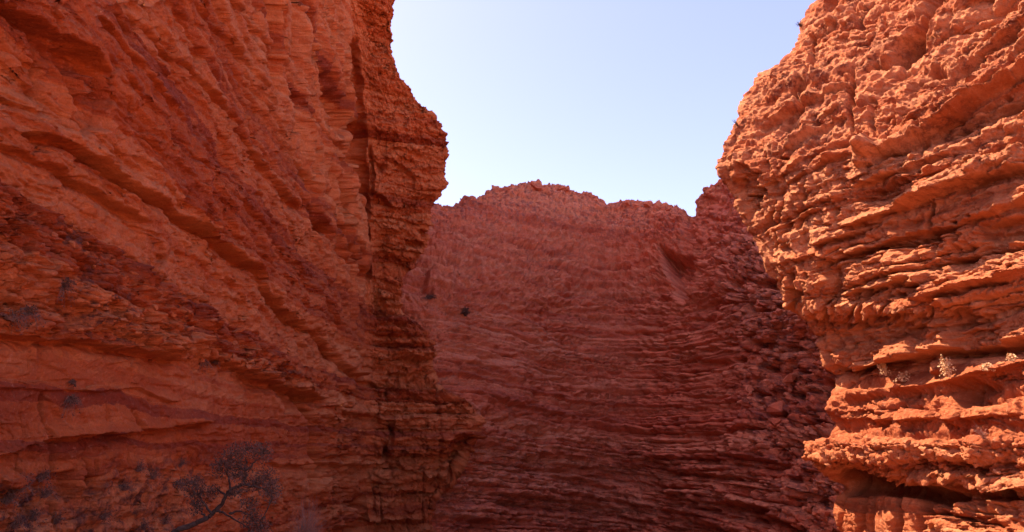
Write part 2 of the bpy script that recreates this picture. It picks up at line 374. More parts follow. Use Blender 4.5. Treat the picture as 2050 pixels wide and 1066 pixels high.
def left_cliff():
    root = structure("left_cliff", "smooth shaded red sandstone cliff with slanting ledges, a vertical crevice and an overhanging pillar")
    rows = np.arange(1124, -16, -STEP); nr = len(rows)
    PXL = -240
    n1 = int((733-PXL)/STEP); n2 = int(190/STEP*1.15); nw = 14; nn = 6
    EXT = 14
    py = rows[:, None]
    w1 = np.linspace(0, 1, n1)[None, :]
    pc = crevice(rows)[:, None]
    px1 = PXL + w1*(pc-PXL)
    y1 = left_depth(px1, py + 0*px1)
    w2 = np.linspace(0, 1, n2+1)[None, 1:]
    pe = pillar_edge(rows)[:, None]
    px2 = pc + w2*(pe-pc)
    up = 1-sstep(560, 680, py)
    y2 = y1[:, -1:] + up*(1.6*w2) + (1-up)*(0.8*np.sin(w2*3.0) + 2.2*w2**3)
    px = np.concatenate([px1, px2], 1); yd = np.concatenate([y1, y2], 1)
    pyf = py + 0*px
    X, Y, Z = ray(px, pyf, yd)
    # upper rows to the rim; far end raised unseen to keep sun off the back wall
    ext = np.interp(px[-1], [-240, 430, 560, 674, 694, 900], [4, 6, 8, 14, 1650, 1650])
    tops = []
    for k in range(1, EXT+1):
        tops.append(ray(px[-1], rows[-1]-ext*k/EXT, yd[-1]))
    X = np.vstack([X]+[t[0][None] for t in tops]); Y = np.vstack([Y]+[t[1][None] for t in tops]); Z = np.vstack([Z]+[t[2][None] for t in tops])
    px = np.vstack([px]+[px[-1:]]*EXT); pyf = np.vstack([pyf]+[(rows[-1]-ext*k/EXT)[None] for k in range(1, EXT+1)])
    # plateau behind the rim
    for k in range(1, 4):
        X = np.vstack([X, X[-1:]-4.0*k]); Y = np.vstack([Y, Y[-1:]+0.6*k]); Z = np.vstack([Z, Z[-1:]+0.4]); px = np.vstack([px, px[-1:]]); pyf = np.vstack([pyf, pyf[-1:]-40])
    # foot below the frame
    for k in range(3):
        f = (k+1)/3
        X = np.vstack([X[:1], X]); Y = np.vstack([Y[:1], Y]); Z = np.vstack([Z[:1]*(0.6)-2.5, Z]); px = np.vstack([px[:1], px]); pyf = np.vstack([pyf[:1]+30, pyf])
    # unseen flank added behind the pillar as a sun block, and the near end behind the camera
    for k in range(1, nw+1):
        dy = 0.18+0.085*k*k; yn = Y[:, -1:]+dy
        X = np.hstack([X, X[:, -1:]*yn/Y[:, -1:] - 0.12 - 0.08*k]); Y = np.hstack([Y, yn]); Z = np.hstack([Z, Z[:, -1:]]); px = np.hstack([px, px[:, -1:]-3]); pyf = np.hstack([pyf, pyf[:, -1:]])
    for k in range(1, nn+1):
        X = np.hstack([X[:, :1]+0.35-0.15*k, X]); Y = np.hstack([Y[:, :1]-0.9*k, Y]); Z = np.hstack([Z[:, :1], Z]); px = np.hstack([px[:, :1]-40, px]); pyf = np.hstack([pyf[:, :1], pyf])
    ref = np.argmin(np.abs(pyf[:, nn+3]-700))
    a = np.concatenate([[0], np.cumsum(np.hypot(np.diff(X[ref]), np.diff(Y[ref])))])[None, :] + 0*X
    a = a.astype(F); b = Z.astype(F)
    # wander of the traced lines so that edges are ragged
    s = (Y/FPX).astype(F)
    wpx = px + 9*fbm(a*0.7, b*0.7, 4, 201); wpy = pyf + 11*fbm(a*0.6+40, b*0.6, 4, 202)
    feats = [
        # main slanting overhang
        ('L', [(80, 262), (162, 293), (218, 324), (283, 370), (430, 471), (511, 537), (530, 580), (596, 636), (646, 668), (711, 746)], 10, 70, 20, 11),
        ('L', [(-240, 190), (0, 276), (80, 304), (170, 352), (263, 405), (300, 440)], 6, 40, 11, 9),
        ('L', [(716, 757), (780, 775), (877, 797)], 3, 20, 9, 5),
        ('L', [(-100, 120), (0, 172), (50, 196), (94, 223)], 6, 26, 10, 10),
        ('P', [(-240, -80), (40, 10), (76, 30), (148, 110), (153, 200), (158, 275), (120, 250), (94, 226), (0, 176), (-240, 90)], -9, 8),
        ('L', [(66, 20), (110, 60), (182, 109), (205, 140)], 7, 45, 14, 10),
        ('P', [(150, 105), (182, 112), (200, 150), (215, 200), (208, 260), (165, 275), (157, 200)], -9, 7),
        ('P', [(163, 150), (190, 152), (194, 188), (168, 192)], 7, 5),
        ('L', [(304, 40), (354, 96), (405, 147), (450, 195), (496, 243)], 7, 26, 9, 9),
        ('L', [(496, 250), (530, 320), (571, 380), (600, 410)], 9, 28, 14, 11),
        ('L', [(590, 368), (632, 420), (660, 470)], 8, 22, 12, 9),
        ('L', [(202, 30), (260, 100), (324, 177), (380, 235)], 5, 22, 6, 8),
        ('L', [(395, 0), (440, 50), (486, 100), (540, 175)], 6, 24, 8, 8),
        ('L', [(420, -60), (520, 60), (560, 120), (600, 190)], 6, 22, 9, 8),
        ('V', [(119, 140), (121, 215)], 7, 3),
        ('V', [(272, 45), (284, 80)], 14, 7), ('V', [(310, 45), (304, 62)], 9, 5),
        ('P', [(395, 100), (416, 95), (420, 122), (402, 130)], -5, 4),
        # horizontal lines in the lower part
        ('L', [(-240, 650), (0, 669), (90, 676), (171, 684), (260, 698), (342, 716)], 9, 24, 14, 8),
        ('L', [(440, 715), (480, 731), (510, 752), (535, 760)], 8, 24, 12, 14),
        ('L', [(545, 762), (590, 775), (640, 792)], 9, 16, 16, 12),
        ('L', [(661, 812), (700, 822), (792, 838)], 4, 12, 8, 6),
        ('L', [(-240, 765), (0, 776), (140, 778), (271, 781), (352, 801)], 2, 10, 6, 3),
        ('L', [(-240, 950), (0, 905), (105, 877), (200, 867), (271, 862), (412, 842)], 6, 26, 10, 8),
        ('L', [(620, 924), (700, 926), (782, 931), (870, 947)], 4, 16, 8, 5),
        ('L', [(540, 926), (590, 930), (625, 925)], 3, 12, 8, 5),
        ('L', [(700, 1040), (731, 1037), (800, 1035), (872, 1032)], 6, 14, 9, 8),
        ('V', [(622, 800), (628, 850), (630, 930), (627, 985)], 24, 9),
        ('S', [(560, 760), (566, 800), (572, 812)], -9, 40),
        ('V', [(560, 760), (566, 800), (576, 812)], 9, 4),
        ('V', [(268, 830), (273, 862)], 6, 4), ('V', [(98, 785), (96, 830), (103, 877)], 9, 5),
        ('V', [(84, 670), (83, 698)], 6, 3), ('V', [(773, 900), (774, 926)], 14, 5), ('V', [(784, 860), (783, 885)], 9, 4),
        ('V', [(117, 880), (122, 950), (130, 1066)], 8, 4), ('V', [(180, 900), (190, 960)], 5, 3),
        ('V', [(255, 895), (258, 925)], 5, 2.5), ('V', [(720, 1010), (716, 1066)], 20, 9),
        ('P', [(126, 950), (160, 945), (166, 1000), (130, 1000)], -7, 5), ('P', [(176, 955), (205, 955), (203, 985), (182, 990)], -6, 5),
        # the crevice, with the ribs and hollows beside it
        ('V', [(714, 80), (719, 140), (721, 215)], 13, 5), ('V', [(721, 240), (726, 330), (732, 430)], 18, 9), ('V', [(734, 455), (738, 560)], 12, 4),
        ('V', [(742, 300), (746, 380)], 10, 4), ('V', [(704, 250), (712, 330), (716, 380)], 12, 5),
        ('P', [(640, 140), (665, 150), (700, 260), (690, 275), (660, 230)], -16, 7),
        ('P', [(655, 170), (690, 200), (690, 250), (665, 245), (650, 200)], -12, 6),
        ('P', [(660, 270), (700, 300), (712, 330), (690, 320)], -14, 5),
        ('P', [(685, 318), (706, 345), (716, 380), (694, 350)], -16, 5),
        ('P', [(570, 130), (590, 130), (592, 145), (572, 142)], -14, 4),
        ('P', [(580, 160), (606, 190), (612, 215), (590, 195)], -12, 4),
        ('P', [(595, 315), (618, 345), (640, 395), (610, 350)], -12, 5),
        ('P', [(625, 435), (650, 455), (655, 470), (635, 462)], -16, 4),
        ('P', [(590, 10), (612, 40), (640, 90), (620, 70)], -14, 5),
        ('P', [(668, 440), (690, 500), (705, 540), (682, 500)], -12, 4),
        ('V', [(655, 380), (690, 470), (720, 560)], 12, 4), ('V', [(678, 360), (706, 470), (726, 560)], 12, 4),
        ('V', [(700, 80), (712, 200), (716, 320)], 10, 4), ('S', [(690, 100), (716, 330), (730, 540)], 10, -22),
        # pillar face
        ('L', [(745, 378), (765, 392), (790, 412)], 5, 18, 17, 12),
        ('L', [(782, 318), (805, 332), (832, 350)], 5, 14, 10, 5),
        ('P', [(756, 330), (768, 328), (766, 345), (757, 345)], -10, 4),
        ('L', [(742, 440), (775, 455), (800, 462)], 3, 12, 6, 4),
        ('P', [(842, 462), (856, 465), (852, 474), (843, 473)], -10, 3),
        ('P', [(810, 482), (850, 488), (846, 500), (815, 494)], -16, 4),
        ('L', [(735, 505), (770, 512), (812, 520)], 3, 12, 6, 4),
        ('L', [(740, 556), (772, 562), (803, 572)], 3, 12, 7, 4),
        ('P', [(806, 536), (840, 540), (828, 565), (806, 600)], -10, 5),
        # buttress undercut
        ('P', [(900, 886), (928, 868), (962, 884), (962, 932), (935, 974), (902, 974)], -17, 7),
        ('P', [(862, 1000), (905, 985), (990, 1030), (985, 1060), (870, 1062)], -10, 8),
        ('V', [(880, 690), (879, 800), (878, 1000)], 5, 4),
    ]
    rr = np.random.RandomState(78)
    for pts in ([(230, -10), (300, 75), (380, 165), (450, 250)], [(120, 10), (200, 100), (290, 190), (380, 290)], [(0, 60), (60, 95), (130, 150)], [(300, 210), (380, 300), (450, 365), (520, 440)], [(210, 190), (300, 285), (390, 360)],
                [(430, 330), (500, 415), (560, 480), (620, 560)], [(480, 130), (540, 230), (590, 320)], [(560, 60), (600, 150), (650, 270)], [(520, 440), (580, 520), (640, 590), (690, 660)], [(40, 420), (140, 470), (260, 545)], [(0, 560), (150, 600), (330, 660)], [(400, 600), (480, 660), (560, 715)]):
        feats.append(('L', pts, 1.0, 12, 15, 3.0))
    for k in range(230):          # short open cracks and spalled lips following the bedding
        x0 = rr.uniform(-40, 700); y0 = rr.uniform(-10, 640)
        sl = np.clip((840-y0)/(880-x0), -0.2, 2.2)*rr.uniform(.8, 1.15); ln = rr.uniform(14, 60)/math.sqrt(1+sl*sl)
        feats.append(('L', [(x0, y0), (x0+ln/2, y0+sl*ln/2+rr.uniform(-3, 3)), (x0+ln, y0+sl*ln)], rr.uniform(.3, 2), rr.uniform(6, 16), rr.uniform(6, 17), rr.uniform(2, 4)))
    for k in range(90):           # joints
        x0 = rr.uniform(-40, 870); y0 = rr.uniform(680, 1050); ln = rr.uniform(12, 50)
        feats.append(('V', [(x0, y0), (x0+rr.uniform(-3, 5), y0+ln)], rr.uniform(3, 9), rr.uniform(1.6, 3)))
    for k in range(80):           # thin horizontal partings low on the wall
        x0 = rr.uniform(-40, 860); y0 = rr.uniform(690, 1060); ln = rr.uniform(20, 80); sl = rr.uniform(-.06, .1)
        feats.append(('L', [(x0, y0), (x0+ln/2, y0+sl*ln/2+rr.uniform(-2, 2)), (x0+ln, y0+sl*ln)], rr.uniform(.3, 1), 8, rr.uniform(4, 10), rr.uniform(1.6, 3)))
    d1 = carve(wpx, wpy, feats[:46], 3.4)
    keep = np.where(pyf > 745, 1, np.interp(px, [150, 330, 560, 720, 735], [.8, .5, .22, .22, .6])); cut = np.where(pyf > 745, 1.15, np.interp(px, [200, 400, 600, 720, 735], [1.8, 1.5, 1.1, .9, .9]))
    dpx = np.where(d1 > 0, d1*keep, d1*cut).astype(F) + carve(wpx, wpy, feats[46:], 2.0)
    reg = lambda poly, soft=25: sstep(-soft, soft, poly_sd(wpx, wpy, poly)).astype(F)
    rough = reg([(-400, 330), (0, 360), (200, 470), (400, 600), (560, 720), (640, 780), (560, 768), (440, 735), (340, 715), (170, 684), (0, 668), (-400, 640)], 16)
    scrub = np.maximum(reg([(-400, 960), (0, 955), (120, 950), (130, 1130), (-400, 1130)], 25), 0.8*reg([(220, 930), (300, 915), (420, 920), (430, 1000), (330, 1130), (140, 1130), (160, 1000)], 35))
    lower = reg([(-400, 690), (0, 690), (340, 725), (620, 800), (640, 980), (400, 960), (0, 950), (-400, 950)], 15)
    ribs = reg([(500, -100), (560, 200), (620, 420), (720, 720), (742, 600), (730, 300), (705, -100)], 35)
    band = reg([(742, 600), (870, 620), (1000, 800), (990, 960), (880, 1130), (640, 1130), (640, 800), (720, 760)], 25)
    skirt = reg([(742, 590), (850, 600), (980, 790), (980, 980), (880, 1000), (740, 860)], 25)
    wb = b + 0.35*fbm(a*0.25, b*0.25, 3, 210) + 0.05*fbm(a*1.4, b*1.4, 3, 211) + 0.02*a
    thick, id1 = beds(a, wb, 31, 0.7, 2.2, (1.2, 4.0), wander=0.45, under=0.6, blocky=0.8)
    thin, id2 = beds(a, wb + 0.04*fbm(a*3, b*3, 2, 215), 32, 0.14, 0.5, (2, 7))
    med, _ = beds(a, wb, 33, 0.28, 0.7, (1.5, 5), wander=0.9, under=0.7)
    f1, _ = facets(a*0.38 + 0.5*fbm(a*.6, b*.6, 2, 220), wb*0.8 + 0.5*fbm(a*.6, b*.6, 2, 221), 41)
    f2, _ = facets(a*1.0, wb*2.2, 44)
    f3, _ = facets(a*2.8, wb*5.0, 47)
    f4, _ = facets(a*6.0, wb*9.0, 49)
    patch = fbm(a*0.35, b*0.5, 3, 235)
    big = fbm(a*0.11, b*0.13, 3, 230)
    fine = fbm(a*3.2, wb*5.5, 4, 231, 0.6)
    rg = ridged(a*0.8, b*1.3, 4, 232)
    strk = fbm(a*2.4, b*0.5, 3, 233)
    fv, vid = facets(a*0.9 + 0.3*fbm(a*.7, b*.4, 2, 250), b*0.14 + 0.3*fbm(a*.5, b*.5, 2, 251), 57, 1.0, 0.5)
    fv2, _ = facets(a*1.6, b*0.28 + 0.3*a, 56, 1.0, 0.6)
    fc, cid = facets(a*0.55 + 0.35*fbm(a*.8, b*.8, 3, 252), wb*0.95 + 0.35*fbm(a*.8, b*.8, 3, 253), 59, 0.5, 0.3)
    chip = -(cid > 0.68).astype(F)
    dist = np.clip(Y/20.0, 0.7, 1.3).astype(F)         # coarser breakage on the taller, farther end
    slabm = 1 - np.maximum(lower*0.65, 0)
    hf = 1 - 0.75*ribs
    sp1 = terr(0.85*fbm(a*0.22, wb*0.40, 4, 260, 0.42), 0.15); sp2 = terr(0.42*fbm(a*0.9, wb*1.5, 4, 261), 0.07)*sstep(-.2, .35, fbm(a*.2+7, b*.3, 3, 262))
    d = 0.45*big + (sp1*(1-.45*lower) + 0.8*sp2)*(1-.4*ribs) + slabm*(0.27*thick*(1-.7*ribs) + 0.20*f1*dist + 0.13*chip*dist*hf)
    d += 0.055*thin*(0.6 + 1.1*band)*hf + dist*(0.15*f2*sstep(-.35, .4, patch) + 0.075*f3 + 0.035*f4)*(1 - 0.5*lower)*hf + 0.05*fine*(1+1.2*rough)*(1-.5*lower)*hf
    d += rough*(0.26*rg + 0.16*f2 + 0.10*f3 + 0.04*f4) + ribs*(0.9*fv + 0.3*fv2 + 0.15*strk)
    d += scrub*(0.12*rg + 0.08*strk) + band*(0.30*thick + 0.14*f2 + 0.22*chip + 0.25*fc)
    pit = np.clip(fbm(a*2.2, b*2.6, 3, 255)-0.22, 0, 1)
    pil = sstep(0, 10, wpx-crevice(wpy)-6)*(1-sstep(600, 640, wpy))
    d += pil*(0.22*thick + 0.22*med*sstep(330, 430, wpy) + 0.22*fc + 0.10*f2 + 0.12*chip)
    d += skirt*(0.35*thick + 0.32*med + 0.25*f2 + 0.35*fc) - 0.5*pit*(1-.6*lower)*hf + 0.08*med*(1-ribs)*(1-.75*lower) + lower*0.06*thick
    d = d*(0.65+0.35*sstep(0, 45, pillar_edge(pyf)-px))*(0.35+0.65*sstep(4, 34, np.abs(px-crevice(pyf)))) + dpx*s
    d = d - 0.35*(d - dpx*s)*(1-np.clip(rough+band+skirt+pil+ribs*.5, 0, 1))
    d[:, -nw:] *= 0.25
    varn_shade = np.clip(0.75*rough*sstep(-0.2, 0.5, fbm(a*.3, b*.3, 3, 240)+0.25*(wpx < 250)) + 1.0*scrub + 0.12 + 0.25*sstep(0.1, 0.5, big), 0, 1)
    # parts
    lv = lambda pts: np.interp(wpx, *np.array(pts, float).T) - wpy          # >0 above the line
    A = lv([(-400, 130), (-240, 190), (0, 276), (80, 290), (162, 293), (218, 324), (283, 370), (430, 471), (511, 537), (530, 580), (596, 636), (646, 668), (711, 746), (742, 760)])
    Hh = lv([(-400, 640), (0, 669), (171, 684), (342, 716), (480, 733), (560, 766), (640, 792), (792, 838), (880, 850), (980, 860)])
    Ii = lv([(-400, 765), (0, 776), (271, 781), (352, 801), (560, 820), (640, 830), (980, 890)])
    J = lv([(-400, 960), (0, 905), (105, 877), (271, 862), (412, 842), (560, 870), (620, 924), (782, 931), (880, 950), (980, 960)])
    K = lv([(-400, 1110), (130, 1040), (400, 1000), (620, 1000), (731, 1037), (872, 1032), (990, 1030)])
    names = ["rock_slab", "rubble_band", "rock_layer", "rock_layer", "rock_layer", "rock_layer", "rock_pillar", "rock_buttress", "rock_layer"]
    pid = np.full(X.shape, 8)
    pid[K > 0] = 5; pid[J > 0] = 4; pid[Ii > 0] = 3; pid[Hh > 0] = 2; pid[(Hh > 0) & (wpx < 640)] = 1
    pid[A > 0] = 0
    pid[(wpx > crevice(wpy)+2) & (wpy < 615)] = 6
    pid[(wpx > 879) & (wpy > 615)] = 7
    return build_wall(root, X, Y, Z, d, False, {"bed": id1*0.6+id2*0.4, "varnish_shade": varn_shade}, pid, names, M_LEFT, 0.75-0.3*lower), px, pyf

# ------------------------------------------------------------------ BACK CLIFF
back_rim = lut([(700, 425), (860, 411), (900, 408), (930, 396), (960, 392), (985, 374), (1010, 371), (1040, 371), (1075, 372), (1086, 378), (1110, 379), (1120, 372), (1138, 375), (1150, 384), (1180, 386), (1215, 406), (1240, 402), (1262, 406), (1310, 402), (1325, 412), (1345, 410), (1360, 416), (1386, 419), (1395, 402), (1410, 392), (1420, 376), (1440, 362), (1470, 352), (1560, 340), (1800, 330)])
back_y = lut([(700, 56), (880, 57), (960, 60), (1080, 66), (1200, 72), (1320, 68), (1420, 58), (1500, 51), (1580, 44), (1660, 39), (1800, 34)])

def smooth1(v, r):
    P = np.pad(v, (r, r), mode='edge'); return np.convolve(P, np.ones(2*r+1)/(2*r+1), 'valid')

def back_cliff():
    root = structure("back_cliff", "concave wall of thin dark red rock layers closing the canyon under the sky")
    cols = np.arange(730, 1760, STEP); nc = len(cols)
    nr = int(740/STEP)
    yb = smooth1(back_y(cols), 40)
    rim = back_rim(cols)
    t = np.linspace(0, 1, nr)[:, None]
    pyf = 1124 + t*(rim[None]-1124)
    px = cols[None] + 0*pyf
    lean = 10.0*np.clip((600-pyf)/240, 0, 1)**1.6 + 9.0*np.clip((880-pyf)/480, 0, 1)**1.2*(1-0.6*sstep(1420, 1560, px)) + 1.8*np.clip((pyf-820)/250, -0.3, 1)*-1
    lean = lean - 2.0*sstep(1390, 1440, px)*(1-sstep(560, 760, pyf))
    yd = yb[None] + lean
    X, Y, Z = ray(px, pyf, yd)
    for k in range(1, 9):       # crown rolling back from the rim
        X = np.vstack([X, X[-1:]*1.01]); Y = np.vstack([Y, Y[-1:]+0.5*k]); Z = np.vstack([Z, Z[-1:]+0.10-0.15*k]); px = np.vstack([px, px[-1:]]); pyf = np.vstack([pyf, pyf[-1:]-1])
    for k in range(3):
        X = np.vstack([X[:1], X]); Y = np.vstack([Y[:1], Y]); Z = np.vstack([Z[:1]*0.6-3.0, Z]); px = np.vstack([px[:1], px]); pyf = np.vstack([pyf[:1]+30, pyf])
    ref = nr//2
    a = (np.concatenate([[0], np.cumsum(np.hypot(np.diff(X[ref]), np.diff(Y[ref])))])[None, :] + 0*X).astype(F); b = Z.astype(F)
    s = (Y/FPX).astype(F)
    wpx = px + 8*fbm(a*0.4, b*0.4, 5, 301, 0.62); wpy = pyf + 7*fbm(a*0.4+40, b*0.5, 5, 302, 0.62)
    feats = [
        ('P', [(1318, 490), (1345, 503), (1387, 508), (1391, 545), (1381, 588), (1363, 607), (1347, 588), (1335, 540)], -38, 4),
        ('V', [(1386, 415), (1378, 460), (1372, 505)], 14, 14),
        ('S', [(1388, 420), (1392, 500), (1388, 600)], 10, 60),
        ('L', [(883, 713), (954, 722), (1000, 738), (1041, 760)], 5, 14, 11, 5),
        ('L', [(883, 690), (940, 697), (1010, 718)], 3, 12, 8, 4),
        ('L', [(958, 790), (1010, 800), (1057, 810), (1165, 839), (1223, 851), (1339, 866)], 6, 16, 13, 5),
        ('L', [(1360, 866), (1430, 861), (1505, 848)], 6, 14, 22, 6),
        ('L', [(1440, 905), (1500, 912), (1560, 925)], 4, 10, 26, 8), ('L', [(1180, 905), (1260, 918), (1320, 925)], 3, 10, 14, 4), ('L', [(1000, 1000), (1060, 1005), (1120, 1020)], 3, 10, 16, 5),
        ('P', [(965, 822), (985, 815), (1010, 830), (1050, 850), (1105, 860), (1108, 905), (1150, 945), (1100, 950), (965, 935)], -14, 8),
        ('L', [(1107, 945), (1165, 955), (1223, 972)], 4, 10, 18, 7),
        ('L', [(1140, 984), (1200, 993), (1285, 1009)], 4, 10, 16, 7),
        ('L', [(1340, 942), (1420, 946), (1500, 955), (1560, 972)], 6, 12, 26, 9),
        ('L', [(1300, 915), (1400, 915), (1480, 925)], 5, 10, 14, 5),
        ('L', [(1440, 1003), (1490, 1004), (1530, 1015)], 8, 12, 40, 14),
        ('L', [(1520, 1030), (1560, 1030), (1590, 1050)], 6, 12, 40, 16),
        ('L', [(1240, 1032), (1300, 1040), (1350, 1055)], 5, 10, 16, 8),
        ('L', [(870, 1030), (930, 1030), (990, 1042)], 6, 14, 24, 12),
        ('L', [(1290, 715), (1370, 712), (1440, 690), (1490, 660)], 4, 12, 8, 4),
        ('P', [(858, 545), (905, 540), (912, 560), (905, 580), (870, 590), (850, 580)], 16, 6),
        ('L', [(1180, 562), (1230, 566)], 2, 8, 8, 4), ('L', [(1020, 548), (1080, 556)], 2, 8, 8, 4),
        ('P', [(1088, 608), (1098, 612), (1103, 632), (1094, 628)], -12, 4),
        ('L', [(1110, 668), (1140, 678), (1150, 690)], 4, 9, 14, 6),
    ]
    for k in range(170):         # short open bedding gaps
        x0 = rng.uniform(850, 1470); y0 = rng.uniform(430, 1060); ln = rng.uniform(12, 90)
        sl = (y0-800)*-0.0005*(x0-1230)/400 + rng.uniform(-.04, .06)
        feats.append(('L', [(x0, y0), (x0+ln/2, y0+sl*ln/2+rng.uniform(-2, 2)), (x0+ln, y0+sl*ln)], 1.5, 7, rng.uniform(8, 28), rng.uniform(2, 4)))
    holes = [(1540, 570, 26, 10), (1515, 690, 16, 9), (1580, 700, 13, 12), (1520, 790, 18, 8), (1590, 790, 12, 10), (1655, 770, 18, 14), (1625, 848, 22, 8), (1550, 615, 14, 10), (1640, 700, 10, 10), (1600, 745, 14, 8), (1470, 720, 14, 6), (1560, 830, 16, 8), (1530, 740, 18, 7), (1500, 620, 14, 7), (1470, 570, 10, 9), (1610, 900, 16, 8), (1590, 960, 20, 9), (1630, 1000, 16, 10), (1500, 860, 14, 6), (1560, 905, 14, 7)]
    for hx, hy, rx, ry in holes:
        feats.append(('P', [(hx-rx, hy-ry*.5), (hx-rx*.2, hy-ry), (hx+rx, hy-ry*.4), (hx+rx*.8, hy+ry*.6), (hx+rx*.1, hy+ry), (hx-rx*.7, hy+ry*.4)], -36, 4))
    dpx = carve(wpx, wpy, feats, 1.6)
    reg = lambda poly, soft=25: sstep(-soft, soft, poly_sd(wpx, wpy, poly)).astype(F)
    rub = reg([(1440, 480), (1500, 460), (1800, 460), (1800, 1130), (1600, 1130), (1560, 950), (1490, 860), (1470, 700), (1450, 600)], 40)
    top = reg([(700, 300), (1800, 300), (1800, 430), (1400, 470), (1250, 470), (1100, 440), (860, 440)], 30)
    mid = reg([(880, 640), (1300, 640), (1480, 680), (1500, 860), (1330, 900), (960, 800), (880, 800)], 40)
    upr = reg([(840, 430), (1440, 430), (1460, 600), (1300, 640), (880, 620)], 40)
    low = reg([(860, 880), (1320, 900), (1560, 900), (1640, 1130), (860, 1130)], 40)
    drop = np.interp(px, [730, 900, 960, 1057, 1165, 1223, 1339, 1505, 1660], [0, .2, .5, 1.3, 2.1, 2.5, 3.0, 2.6, 2.0]).astype(F)
    wb = b + drop + 0.6*fbm(a*0.06, b*0.09, 3, 310) + 0.09*fbm(a*0.35, b*0.6, 3, 311)
    thick, id1 = beds(a, wb, 51, 0.8, 3.2, (3, 9), wander=0.7, under=0.8, blocky=0.5)
    med, id2 = beds(a, wb + 0.05*fbm(a*1.5, b*1.5, 2, 313), 52, 0.22, 0.9, (5, 16), wander=1.0, under=2.2, blocky=0.3)
    thin, id3 = beds(a, wb + 0.03*fbm(a*2, b*2, 2, 314), 53, 0.12, 0.4, (8, 26), wander=1.1, under=2.0, blocky=0.2)
    f1, _ = facets(a*0.42 + 0.5*fbm(a*.5, b*.5, 2, 320), wb*0.8, 61)
    f2, _ = facets(a*0.8, wb*1.9, 64)
    r1, rid = facets(a*0.75 + 0.3*fbm(a, b, 2, 322), b*0.85 + 0.3*fbm(a, b, 2, 323), 67, 0.8, 1.0)
    r2, _ = facets(a*1.7, b*1.9, 70, 0.8, 0.9)
    f3, _ = facets(a*2.0, wb*3.6, 73)
    big = fbm(a*0.07, b*0.09, 3, 330)
    fine = fbm(a*1.8, wb*3.2, 4, 331, 0.6)
    tb = (1-rub)*(1-0.8*top)
    pm = sstep(-0.45, 0.35, fbm(a*0.10, b*0.22, 3, 335)); pt = sstep(-0.3, 0.4, fbm(a*0.16+9, b*0.4, 3, 336))
    sp1 = terr(1.5*fbm(a*0.13, wb*0.42, 5, 360), 0.3); sp2 = terr(0.7*fbm(a*0.5, wb*1.3, 4, 361), 0.12)
    d = 0.8*big + (sp1 + 0.6*sp2)*(1-.5*rub)*(1-.65*mid) + tb*(0.34*thick*(1+.6*low) + 0.50*med*(0.25+.75*pm)*(0.4+0.6*np.maximum(mid, low)) + 0.22*thin*(0.5+0.7*mid)*(0.25+pt) + 0.12*f1*(1.3-1.1*mid) + 0.12*f2*(1.2-1.1*mid+1.0*low)) + (0.06*f3 + 0.10*fine)*(1-0.6*top)*(1-.6*mid)
    d += upr*(0.22*f2 + 0.16*f3 + 0.16*fine + 0.25*terr(0.8*fbm(a*0.7, wb*1.6, 4, 365), 0.14) - 0.9*np.clip(fbm(a*0.9, wb*2.2, 3, 366)-0.25, 0, 1))
    d += rub*(0.85*r1 + 0.40*r2 + 0.25*f3 + 0.12*thick) + top*(0.35*fbm(a*.25, b*.45, 3, 350) + 0.28*r1 + 0.04*r2)
    d = d + dpx*s
    varn_shade = np.clip(0.30 + 0.55*rub + 0.45*top + 0.3*fbm(a*.15, b*.2, 3, 340) + 0.2*low, 0, 1)
    lv = lambda pts: np.interp(wpx, *np.array(pts, float).T) - wpy
    l0 = lv([(700, 440), (900, 445), (1100, 450), (1250, 475), (1400, 480), (1800, 430)])
    l1 = lv([(700, 560), (880, 575), (1100, 600), (1300, 610), (1430, 570), (1500, 520), (1800, 400)])
    l2 = lv([(700, 680), (880, 690), (1010, 718), (1200, 745), (1370, 712), (1490, 660), (1800, 520)])
    l3 = lv([(700, 760), (958, 790), (1057, 810), (1223, 851), (1339, 866), (1430, 861), (1505, 848), (1800, 800)])
    l4 = lv([(700, 900), (958, 925), (1107, 945), (1223, 955), (1420, 946), (1560, 972), (1800, 1000)])
    l5 = lv([(700, 960), (1000, 970), (1140, 984), (1285, 1009), (1440, 1003), (1530, 1015), (1800, 1060)])
    names = ["rock_crest", "rock_layer", "rock_layer", "rock_layer", "rock_layer", "rock_layer", "rock_layer", "rubble_slope"]
    pid = np.full(X.shape, 6); pid[l5 > 0] = 5; pid[l4 > 0] = 4; pid[l3 > 0] = 3; pid[l2 > 0] = 2; pid[l1 > 0] = 1; pid[l0 > 0] = 0
    pid[(rub > 0.5) & (l0 < 0)] = 7
    return build_wall(root, X, Y, Z, d, False, {"bed": id1*0.3+id2*0.4+id3*0.3, "varnish_shade": varn_shade}, pid, names, M_BACK, np.clip(0.55 + 0.4*rub - 0.35*mid - 0.2*top, .15, 1)), px, pyf

# ------------------------------------------------------------------ RIGHT CLIFF
right_edge = lut([(-600, 1900), (-80, 1668), (0, 1637), (15, 1624), (51, 1602), (84, 1596), (110, 1575), (137, 1550), (147, 1519), (193, 1491), (223, 1477), (248, 1473), (294, 1441), (314, 1439), (350, 1444), (365, 1460), (421, 1476), (451, 1496), (487, 1511), (532, 1534), (590, 1556), (613, 1564), (630, 1596), (640, 1619), (676, 1636), (726, 1646), (761, 1662), (775, 1672), (822, 1653), (852, 1668), (874, 1645), (882, 1609), (917, 1607), (947, 1632), (965, 1658), (975, 1676), (1028, 1666), (1066, 1677), (1130, 1680)])

